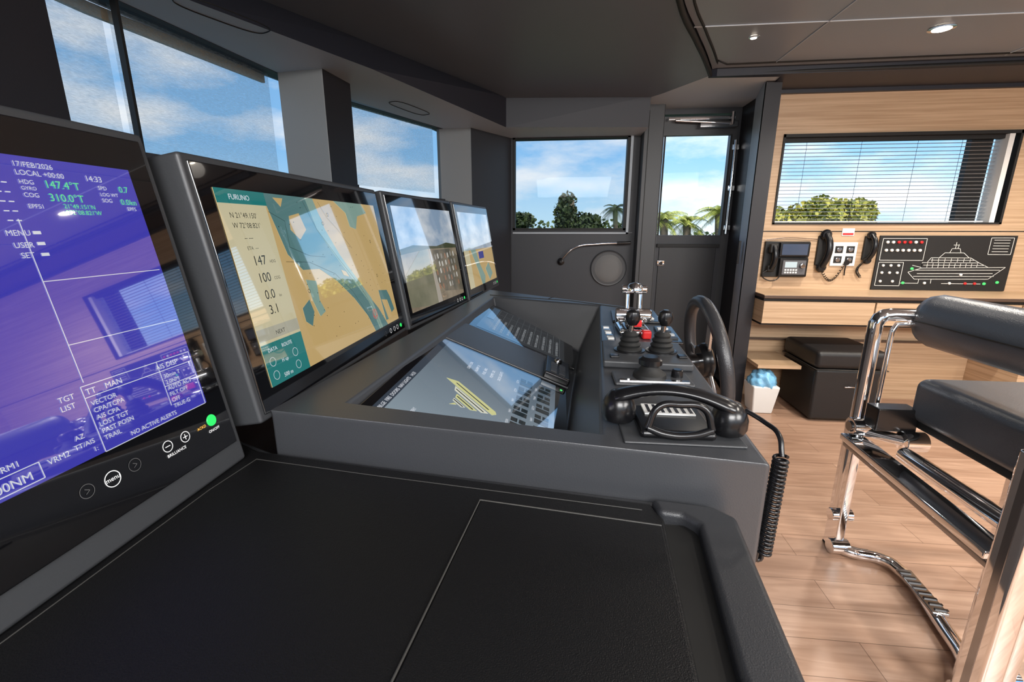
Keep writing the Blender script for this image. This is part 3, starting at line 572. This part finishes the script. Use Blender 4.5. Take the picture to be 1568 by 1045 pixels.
pquad('chart_water',sc([(.60,.2),(.75,.28),(.85,.1),(.70,.02)]),LT,e,S,.0004);pquad('chart_water_b',sc([(.20,.5),(.36,.5),(.42,.3),(.55,.1),(.50,0),(.40,0),(.34,.2)]),LT,e,S,.0003)
bezel_row(e,M,.60)

# ================= CONTROLS =================
e=empty('thruster_joystick_unit')
box('base_plate',.108,.305,1.0,1.20,.94,.958,M_HOUS,e,bev=.005,seg=3,rot=(0,0,R(-4)))
for i,xx in enumerate((.172,.248)):
    lathe('boot_%d'%i,[(.030,0),(.030,.008),(.024,.012),(.027,.018),(.021,.024),(.024,.030),(.018,.036),(.020,.042),(.012,.05)],M_BLKM,e,loc=(xx,1.10,.957),n=28)
    rod('stem_%d'%i,(xx,1.10,1.0),(xx+.004,1.10,1.045),.006,M_GUN,e)
    lathe('knob_%d'%i,[(.010,0),(.016,.010),(.018,.020),(.015,.032),(.006,.038)],M_BLK,e,loc=(xx+.004,1.10,1.022),n=24)
    lathe('collar_%d'%i,[(.037,0),(.037,.004),(.03,.005)],M_BLK,e,loc=(xx,1.10,.957),n=28)
for i,(a,b) in enumerate([(.21,1.04),(.285,1.05),(.13,1.04)]): box('switch_%d'%i,a-.010,a+.010,b-.012,b+.012,.957,.963,M_BLK if i else M_CHR,e,bev=.002)
e=empty('engine_throttle')
box('base',.178,.27,1.33,1.48,.94,.958,M_CHR,e,bev=.008,seg=3)
box('pod',.195,.253,1.35,1.46,.958,.99,M_GUN,e,bev=.012,seg=3)
for s_ in(-1,1):
    xx=.224+s_*.019
    rod('lever_%d'%s_,(xx,1.40,.985),(xx,1.41,1.055),.006,M_CHR,e)
    rod('grip_%d'%s_,(xx-.018,1.412,1.068),(xx+.018,1.412,1.068),.0125,M_CHR,e)
lathe('dome',[(.024,0),(.024,.01),(.016,.02),(.002,.024)],M_CHR,e,loc=(.224,1.40,1.066),n=24)
box('red_band',.206,.242,1.345,1.352,.965,.985,M_RED,e,bev=.002)
box('red_button_guard',.236,.262,1.29,1.32,.94,.965,M_RED,e,bev=.006,seg=3)
lathe('hub_l',[(.022,0),(.022,.10),(.018,.104)],M_CHR,e,loc=(.172,1.40,.99),axis=(1,0,0))
e=empty('control_switch_panel')
box('panel',.185,.345,1.52,1.72,.94,.948,M_BLK,e,bev=.003,rot=(0,0,R(-4)))
for i in range(4):
    for j in range(3): box('btn_%d_%d'%(i,j),.205+i*.032,.222+i*.032,1.55+j*.05,1.572+j*.05,.948,.953,M_RED if (i,j)==(1,0) else (M_WHITE if (i+j)%2 else M_HOUS),e,bev=.001)
box('panel_side',.29,.345,1.24,1.45,.94,.948,M_BLK,e,bev=.003,rot=(0,0,R(-4)))
for j in range(4): box('btn_s_%d'%j,.30,.33,1.27+j*.042,1.288+j*.042,.948,.952,M_WHITE if j%2 else M_HOUS,e)
box('panel_near',.125,.165,1.24,1.45,.94,.946,M_BLK,e,bev=.003,rot=(0,0,R(-4)))
for j in range(5): box('btn_n_%d'%j,.137,.154,1.26+j*.036,1.276+j*.036,.946,.950,M_WHITE if j%2==0 else M_GUN,e)
e=empty('bow_joystick')
box('base',.115,.272,.885,.965,.94,.948,M_HOUS,e,bev=.004)
box('silver_trim',.125,.262,.892,.902,.948,.951,M_CHR,e)
lathe('boot',[(.034,0),(.033,.008),(.022,.016),(.016,.026)],M_BLKM,e,loc=(.19,.93,.948))
lathe('cap',[(.014,0),(.024,.006),(.024,.016),(.016,.022)],M_BLK,e,loc=(.19,.93,.970))
lathe('side_knob',[(.012,0),(.011,.014),(.008,.016)],M_BLK,e,loc=(.247,.935,.948))
e=empty('telephone_handset')
box('cradle_base',.125,.235,.64,.745,.944,.958,M_BLK,e,bev=.006)
box('keypad_label',.140,.220,.700,.742,.958,.961,M_WHITE,e,bev=.001)
for i in range(7): box('label_line_%d'%i,.146+i*.011,.151+i*.011,.704,.738,.961,.9615,M_GUN,e)
tube('cradle_loop',[(.135,.645,.96),(.150,.650,.992),(.182,.652,.996),(.215,.650,.992),(.228,.645,.96)],.0055,M_BLK,e)
tube('cradle_loop_low',[(.135,.645,.96),(.16,.640,.953),(.20,.640,.953),(.228,.645,.96)],.006,M_BLK,e)
def sweep(name,pts,radii,m,parent,flat=.75):
    vs=[];fs=[];N=20
    for k,(p,(a,b)) in enumerate(zip(pts,radii)):
        p=Vector(p);d=(Vector(pts[min(k+1,len(pts)-1)])-Vector(pts[max(k-1,0)])).normalized()
        s1=Vector((0,0,1)).cross(d).normalized();s2=d.cross(s1)
        for i in range(N):
            t=2*math.pi*i/N;vs.append(tuple(p+s1*a*math.cos(t)+s2*b*math.sin(t)))
    for k in range(len(pts)-1):
        for i in range(N): fs.append((k*N+i,k*N+(i+1)%N,(k+1)*N+(i+1)%N,(k+1)*N+i))
    fs.append(tuple(range(N-1,-1,-1)));fs.append(tuple((len(pts)-1)*N+i for i in range(N)))
    o=meshobj(name,vs,fs,m,parent,smooth=True);return o
a=Vector((.086,.706,.985));b=Vector((.272,.668,.985))
pts=[];rad=[]
for i in range(17):
    t=i/16;p=a.lerp(b,t);p.z=.980+.026*math.sin(math.pi*t)**.8
    pts.append(tuple(p));rr=.014+.007*(abs(2*t-1)**3);e_=1 if 0<i<16 else .5;rad.append((rr*e_*1.15,rr*e_*.62))
sweep('handle',pts,rad,M_BLK,e)
for nm,c in(('earpiece',a.lerp(b,.07)),('mouthpiece',a.lerp(b,.93))):
    lathe(nm,[(.016,-.044),(.0235,-.042),(.027,-.034),(.027,-.020),(.023,-.008),(.014,.004),(.002,.007)],M_BLK,e,loc=(c.x,c.y,.991),n=32)
tube('lead',[(.280,.668,.985),(.300,.645,.976),(.308,.62,.970),(.308,.602,.945)],.0035,M_BLK,e)
coil=[]
for i in range(340):
    t=i/339;an=t*2*math.pi*24;coil.append((.307+.0085*math.cos(an)-.002*t,.602+.0085*math.sin(an)+.003*t,.945-.155*t))
tube('coil_cord',coil,.0024,M_BLK,e,smooth=False)
tube('lead_return',[(.302,.606,.80),(.299,.607,.775),(.296,.606,.79),(.294,.605,.82)],.0035,M_BLK,e)
e=empty('steering_wheel')
ctr=Vector((.418,1.29,.885));ax=Vector((.985,-.0,.17)).normalized()
WM=Matrix.Translation(ctr)@Vector((0,0,1)).rotation_difference(ax).to_matrix().to_4x4()
def ring(name,Rr,r,m,M,parent,n=64,k=14):
    vs=[];fs=[]
    for i in range(n):
        a=2*math.pi*i/n
        for j in range(k):
            b_=2*math.pi*j/k;vs.append(((Rr+r*math.cos(b_))*math.cos(a),(Rr+r*math.cos(b_))*math.sin(a),r*math.sin(b_)))
    for i in range(n):
        for j in range(k): fs.append((i*k+j,((i+1)%n)*k+j,((i+1)%n)*k+(j+1)%k,i*k+(j+1)%k))
    o=meshobj(name,vs,fs,m,parent,smooth=True);o.matrix_world=M;return o
ring('rim',.168,.0175,mat('wheel_leather',(.03,.03,.033),.30,bump=.3,bscale=400),WM,e)
for i in range(3):
    an=R(90+i*120);d=Vector((math.cos(an),math.sin(an),0))
    box('spoke_%d'%i,.02,.165,-.013,.013,-.006,.004,M_CHR,e,bev=.003,M=WM@Matrix.Rotation(an,4,'Z'))
lathe('hub',[(.045,-.02),(.05,-.01),(.05,.006),(.035,.014),(.01,.016)],M_BLK,e,n=32,M=WM)
lathe('shaft',[(.022,-.10),(.022,-.015)],M_GUN,e,n=24,M=WM)

# ================= HELM CHAIR =================
e=empty('helm_chair');CH=e;F=.1292
bp=[];br=[]
for i in range(25):
    t=i/24;y=1.545-.62*t;q_=abs(t-.5)*2;k=1 if q_<.86 else math.sqrt(max(0,1-((q_-.86)/.14)**2));bp.append((1.15+.02*t,y,.972));br.append((max(.012,.064*k),max(.015,.082*k)))
sweep('backrest_roll',bp,br,M_CHAIR,e)
tube('backrest_seam',[(1.087,1.50,.972),(1.10,.96,.972)],.0018,M_BLKM,e,smooth=False)
box('seat',1.105,1.58,.97,1.475,.660,.80,M_CHAIR,e,bev=.03,seg=6);box('seat_shell',1.12,1.56,.985,1.46,.640,.668,M_BLKM,e,bev=.006)
tube('seat_piping',[(1.108,1.455,.70),(1.108,.985,.70)],.002,M_BLKM,e,smooth=False)
for nm,yy in(('far',1.53),('near',.93)):
    tube('post_'+nm,[(1.0,yy,.30),(1.0,yy,.60),(1.0,yy,.90),(1.0,yy,.955),(1.007,yy-.001,.972),(1.02,yy-.003,.982),(1.04,yy-.004,.985),(1.11,yy-.01,.985)],.021,M_CHR,e,smooth=False)
    tube('post_inner_'+nm,[(1.045,yy-.01,.62),(1.045,yy-.01,.93),(1.055,yy-.01,.955),(1.10,yy-.02,.96)],.008,M_CHR,e,smooth=False)
    rod('bolt_'+nm,(.97,yy-.02,.61),(1.04,yy-.02,.61),.030,M_CHR,e);rod('bolt_cap_'+nm,(.965,yy-.02,.61),(.972,yy-.02,.61),.018,M_GUN,e)
    box('leg_plate_'+nm,.985,1.015,yy-.034,yy+.034,F+.004,.60,M_CHR,e,bev=.006)
    rod('leg_bolt_'+nm,(.965,yy-.01,.27),(1.035,yy-.01,.27),.022,M_CHR,e)
    box('front_leg_'+nm,1.52,1.555,yy-.028,yy+.028,F+.01,.66,M_CHR,e,bev=.006)
    box('front_glide_'+nm,1.50,1.58,yy-.05,yy+.05,F,F+.014,M_BLK,e,bev=.004)
    box('rear_glide_'+nm,.985,1.015,yy-.036,yy+.036,F,F+.006,M_BLK,e,bev=.002)
    box('side_rail_'+nm,1.0,1.54,yy-.015,yy+.015,.60,.635,M_CHR,e,bev=.004)
rod('swivel_disc',(1.075,1.43,.60),(1.14,1.43,.60),.032,M_CHR,e);box('bracket_black',1.0,1.12,1.44,1.50,.625,.70,M_BLK,e,bev=.004)
rod('cross_bar_a',(1.01,1.50,.600),(1.10,1.42,.600),.018,M_CHR,e)
rod('link_bar',(1.07,1.40,.57),(1.05,.98,.58),.024,M_CHR,e);rod('link_bar_end',(1.05,1.01,.58),(1.049,.96,.58),.030,M_CHR,e)
def plate(name,p,q,wz,wx,m):
    p=Vector(p);q=Vector(q);d=(q-p);L=d.length;u=d.normalized();M=frame(p,u,Vector((1,0,0)))
    return box(name,0,L,-wx/2,wx/2,-wz/2,wz/2,m,e,bev=.004,M=M)
plate('rear_rail',(.985,1.52,.57),(.975,.96,.55),.022,.07,M_CHR);plate('rear_rail_dark',(.985,1.52,.545),(.975,.96,.525),.02,.045,M_GUN)
plate('diagonal_a',(.985,.975,.56),(.995,.985,.18),.03,.025,M_CHR)
box('near_column',.885,.930,.84,.90,F,.84,M_CHR,e,bev=.008);box('near_column_groove',.884,.886,.862,.878,F+.05,.82,M_GUN,e)
plate('near_link',(.905,.87,.52),(1.0,.94,.56),.03,.03,M_CHR)
fp=[(1.0,1.50,.152),(1.04,1.475,.152),(1.11,1.455,.152),(1.135,1.42,.152),(1.10,1.16,.152),(1.075,1.07,.152),(1.03,1.0,.152),(1.0,.96,.152)]
tube('footrest_bar',fp,.020,M_CHR,e)
box('footrest_tread',1.098,1.142,1.20,1.38,.166,.176,M_GUN,e,bev=.003,rot=(0,0,R(-6)))
for i in range(8): box('tread_rib_%d'%i,1.103,1.137,1.21+i*.021,1.217+i*.021,.176,.179,M_BLK,e,rot=(0,0,R(-6)))
rod('footrest_bolt_far',(.97,1.50,.157),(1.03,1.50,.157),.026,M_CHR,e);rod('footrest_bolt_near',(.97,.97,.157),(1.03,.97,.157),.026,M_CHR,e)
# chair is modelled at 90% size, bring it to life size and onto the floor
SC=1.115;C.view_layer.update()
for c in CH.children: c.matrix_world=Matrix.Translation((0,0,-F*SC))@Matrix.Scale(SC,4)@c.matrix_world

# ================= EXTERIOR =================
M_LAND=mat('land_grass',(.05,.09,.03),.9,var=.5,bscale=.3)
box('ground_exterior',-120,160,12,220,-3.2,-3.0,M_LAND)
M_SEA=mat('sea_water',(.03,.10,.14),.15,bump=.5,bscale=1)
box('ground_water',-160,200,-200,12,-3.4,-3.2,M_SEA)
def leafmat(name,c1,c2):
    m=D.materials.new(name);m.use_nodes=True;nt=m.node_tree;b=nt.nodes['Principled BSDF'];g=nt.nodes.new('ShaderNodeNewGeometry');cr=nt.nodes.new('ShaderNodeValToRGB')
    cr.color_ramp.elements[0].color=(*c1,1);cr.color_ramp.elements[1].color=(*c2,1);nt.links.new(g.outputs['Random Per Island'],cr.inputs[0]);nt.links.new(cr.outputs[0],b.inputs['Base Color'])
    b.inputs['Roughness'].default_value=.6;return m
M_LF=leafmat('foliage',(.025,.05,.015),(.12,.16,.04));M_LFY=leafmat('foliage_sunny',(.12,.15,.02),(.60,.52,.08));M_PALM=leafmat('palm_frond',(.20,.26,.03),(.62,.60,.14));M_TR=mat('bark',(.16,.12,.08),.8,var=.3,bscale=8)
M_LFD=leafmat('foliage_dark',(.015,.03,.01),(.055,.08,.02))
def leafblob(vs,fs,c,r,n,sz):
    for _ in range(n):
        while True:
            p=Vector([random.uniform(-1,1) for _ in range(3)])
            if .3<p.length<1: break
        p=Vector((c[0]+p.x*r[0],c[1]+p.y*r[1],c[2]+p.z*r[2]))
        q=Quaternion([random.gauss(0,1) for _ in range(4)]).normalized().to_matrix();i=len(vs)
        for a,b in((-1,-.6),(1,-.6),(.6,.6),(-.6,1)): vs.append(tuple(p+q@Vector((a*sz,b*sz,0))))
        fs.append((i,i+1,i+2,i+3))
def tree(name,x,y,top,wd,m,gz=-3,n=1400,sz=.13,tall=1):
    e=empty(name);rod('trunk',(x,y,gz),(x,y,top-wd*.6),.18,M_TR,e,n=10)
    vs=[];fs=[]
    for k in range(7):
        a=random.uniform(0,6.28);rr=wd*.45*random.random()
        leafblob(vs,fs,(x+rr*math.cos(a),y+rr*math.sin(a),top-wd*.45*tall-random.random()*wd*.5*tall),(wd*.42,wd*.42,wd*.38*tall),n//7,sz)
    meshobj('crown',vs,fs,m,e)
def palm(name,x,y,top,L,m,gz=-3):
    e=empty(name);tube('trunk',[(x,y,gz),(x+.15,y,(top+gz)/2),(x,y,top)],.13,M_TR,e)
    vs=[];fs=[]
    for k in range(22):
        a=k*2.399;el=R(random.uniform(-25,75));Lk=L*random.uniform(.8,1.1)
        d=Vector((math.cos(a),math.sin(a),0));pts=[]
        for i in range(9):
            t=i/8;pts.append(Vector((x,y,top))+d*Lk*t*math.cos(el*(1-.5*t))+Vector((0,0,Lk*(math.sin(el)*t-.75*t*t))))
        for i in range(1,9):
            dr=(pts[i]-pts[i-1]).normalized();sd=dr.cross(Vector((0,0,1))).normalized()
            for s_ in(-1,1):
                for h_ in range(3):
                    pp=pts[i-1].lerp(pts[i],h_/3+.17);ll=L*.28*(1-abs(i/8-.45));tip=pp+sd*s_*ll+dr*ll*.5-Vector((0,0,ll*.5));j=len(vs)
                    vs+=[tuple(pp-dr*.04*L/2),tuple(pp+dr*.04*L/2),tuple(tip)];fs.append((j,j+1,j+2))
    meshobj('fronds',vs,fs,m,e)
e=empty('hedge_treeline');vs=[];fs=[]
x=-14
while x<48:
    hgt=random.uniform(1.1,2.1) if x<6.2 else random.uniform(-.5,.5);leafblob(vs,fs,(x,36,-.9+hgt*.4),(1.4,1.0,1.6+hgt*.5),420,.14);x+=1.1
meshobj('leaves',vs,fs,M_LF,e)
tree('tree',.5,27,3.5,1.3,M_LFD,n=2200,sz=.10,tall=1.9)
palm('palm_tree',2.95,27,2.3,.95,M_LFD);tree('tree',-2.6,30,2.3,1.2,M_LFD);tree('tree',1.7,31,2.3,1.4,M_LFD)
palm('palm_tree',3.35,16,1.50,.85,M_PALM);palm('palm_tree',4.35,17,1.42,.85,M_PALM);palm('palm_tree',5.25,16.5,1.70,.9,M_PALM)
for xx,tp in ((10.6,2.5),(12.0,3.2),(13.4,2.8)): tree('tree',xx,24,tp,1.9,M_LFY,n=2600,sz=.11)
tree('tree',17.4,30,1.9,1.4,M_LF);tree('tree',22,27,1.7,1.5,M_LF)

# ================= WORLD & LIGHT =================
w=D.worlds.new('sky');C.scene.world=w;w.use_nodes=True;nt=w.node_tree;nt.nodes.clear();N=nt.nodes.new;L=nt.links.new
tc=N('ShaderNodeTexCoord');sp=N('ShaderNodeSeparateXYZ');L(tc.outputs['Generated'],sp.inputs[0])
cr=N('ShaderNodeValToRGB');E=cr.color_ramp.elements;E[0].position=0;E[0].color=(.54,.78,.95,1);E[1].position=.6;E[1].color=(.14,.31,.66,1)
k=E.new(.14);k.color=(.27,.56,.93,1);L(sp.outputs['Z'],cr.inputs[0])
mp=N('ShaderNodeMapping');mp.inputs['Scale'].default_value=(2.2,2.2,6.5);mp.inputs['Location'].default_value=(.3,.1,.2);L(tc.outputs['Generated'],mp.inputs[0])
n1=N('ShaderNodeTexNoise');n1.inputs['Scale'].default_value=1.7;n1.inputs['Detail'].default_value=9;n1.inputs['Roughness'].default_value=.58;L(mp.outputs[0],n1.inputs['Vector'])
c2=N('ShaderNodeValToRGB');c2.color_ramp.elements[0].position=.44;c2.color_ramp.elements[1].position=.70;L(n1.outputs['Fac'],c2.inputs[0])
mx=N('ShaderNodeMix');mx.data_type='RGBA';mx.inputs[7].default_value=(.98,.98,1,1);L(c2.outputs[0],mx.inputs[0]);L(cr.outputs[0],mx.inputs[6])
bg=N('ShaderNodeBackground');bg.inputs[1].default_value=1.4;L(mx.outputs[2],bg.inputs[0]);o=N('ShaderNodeOutputWorld');L(bg.outputs[0],o.inputs[0])
def light(name,typ,loc,rot,en,size=1,sy=None,col=(1,1,1),**k):
    l=D.lights.new(name,typ);l.energy=en;l.color=col
    if typ=='AREA':
        l.size=size
        if sy: l.shape='RECTANGLE';l.size_y=sy
    for a,b in k.items():setattr(l,a,b)
    o=link(D.objects.new(name,l));o.location=loc;o.rotation_euler=rot;return o
light('sun','SUN',(0,-5,10),(R(50),0,R(20)),5,angle=.01,col=(1,.96,.88))
light('fill_light','AREA',(2.3,-.9,2.10),(R(22),0,0),190,1.8,1.4,(1,.98,.95))  # unseen fill lamp added behind the camera to brighten the interior
light('fill_light','AREA',(.2,-1.3,2.10),(R(30),0,0),135,1.4,1.0,(1,.99,.98))  # second added fill, aimed forward into the room
e=empty('recessed_downlight')
DL=[(1.777,2.667,.042,75),(2.95,2.667,.042,75),(.928,2.682,.016,10),(1.9,1.7,.035,55),(3.2,1.7,.035,55),(1.2,.5,.035,45),(2.6,.5,.035,50),(3.6,-.6,.035,40)]
for i,(x,y,r,en) in enumerate(DL):
    lathe('trim_ring_%d'%i,[(r*1.3,0),(r*1.3,.004),(r,.006)],M_CHR,e,loc=(x,y,H+.034),axis=(0,0,-1),n=32)
    lathe('lens_%d'%i,[(r,0),(r*.9,.007),(.001,.008)],mat('lamp_lens',(1,1,1),.3,emit=(1,.88,.7),es=16),e,loc=(x,y,H+.034),axis=(0,0,-1),n=32)
for (x,y,r,en) in DL:
    light('downlight_spot','SPOT',(x,y,H-.01),(0,0,0),en,col=(1,.92,.82),spot_size=R(150),spot_blend=.9,shadow_soft_size=.05)
# ================= CAMERA =================
cd=D.cameras.new('camera');cam=link(D.objects.new('camera',cd));cd.sensor_width=36;cd.lens=36*697/1568;cd.clip_start=.02;cd.clip_end=600
cam.location=(0,0,1.25);cam.rotation_euler=(R(90-14),0,R(6.05));C.scene.camera=cam
C.scene.view_settings.view_transform='Standard'
C.view_layer.update()
for e in EMP:
    ch=[c for c in e.children]
    if not ch: continue
    pts=[c.matrix_world@Vector(b) for c in ch for b in c.bound_box]
    lo=Vector([min(p[i] for p in pts) for i in range(3)]);hi=Vector([max(p[i] for p in pts) for i in range(3)])
    e.location=((lo.x+hi.x)/2,(lo.y+hi.y)/2,lo.z)
    inv=Matrix.Translation(e.location).inverted()
    for c in ch:c.matrix_parent_inverse=inv
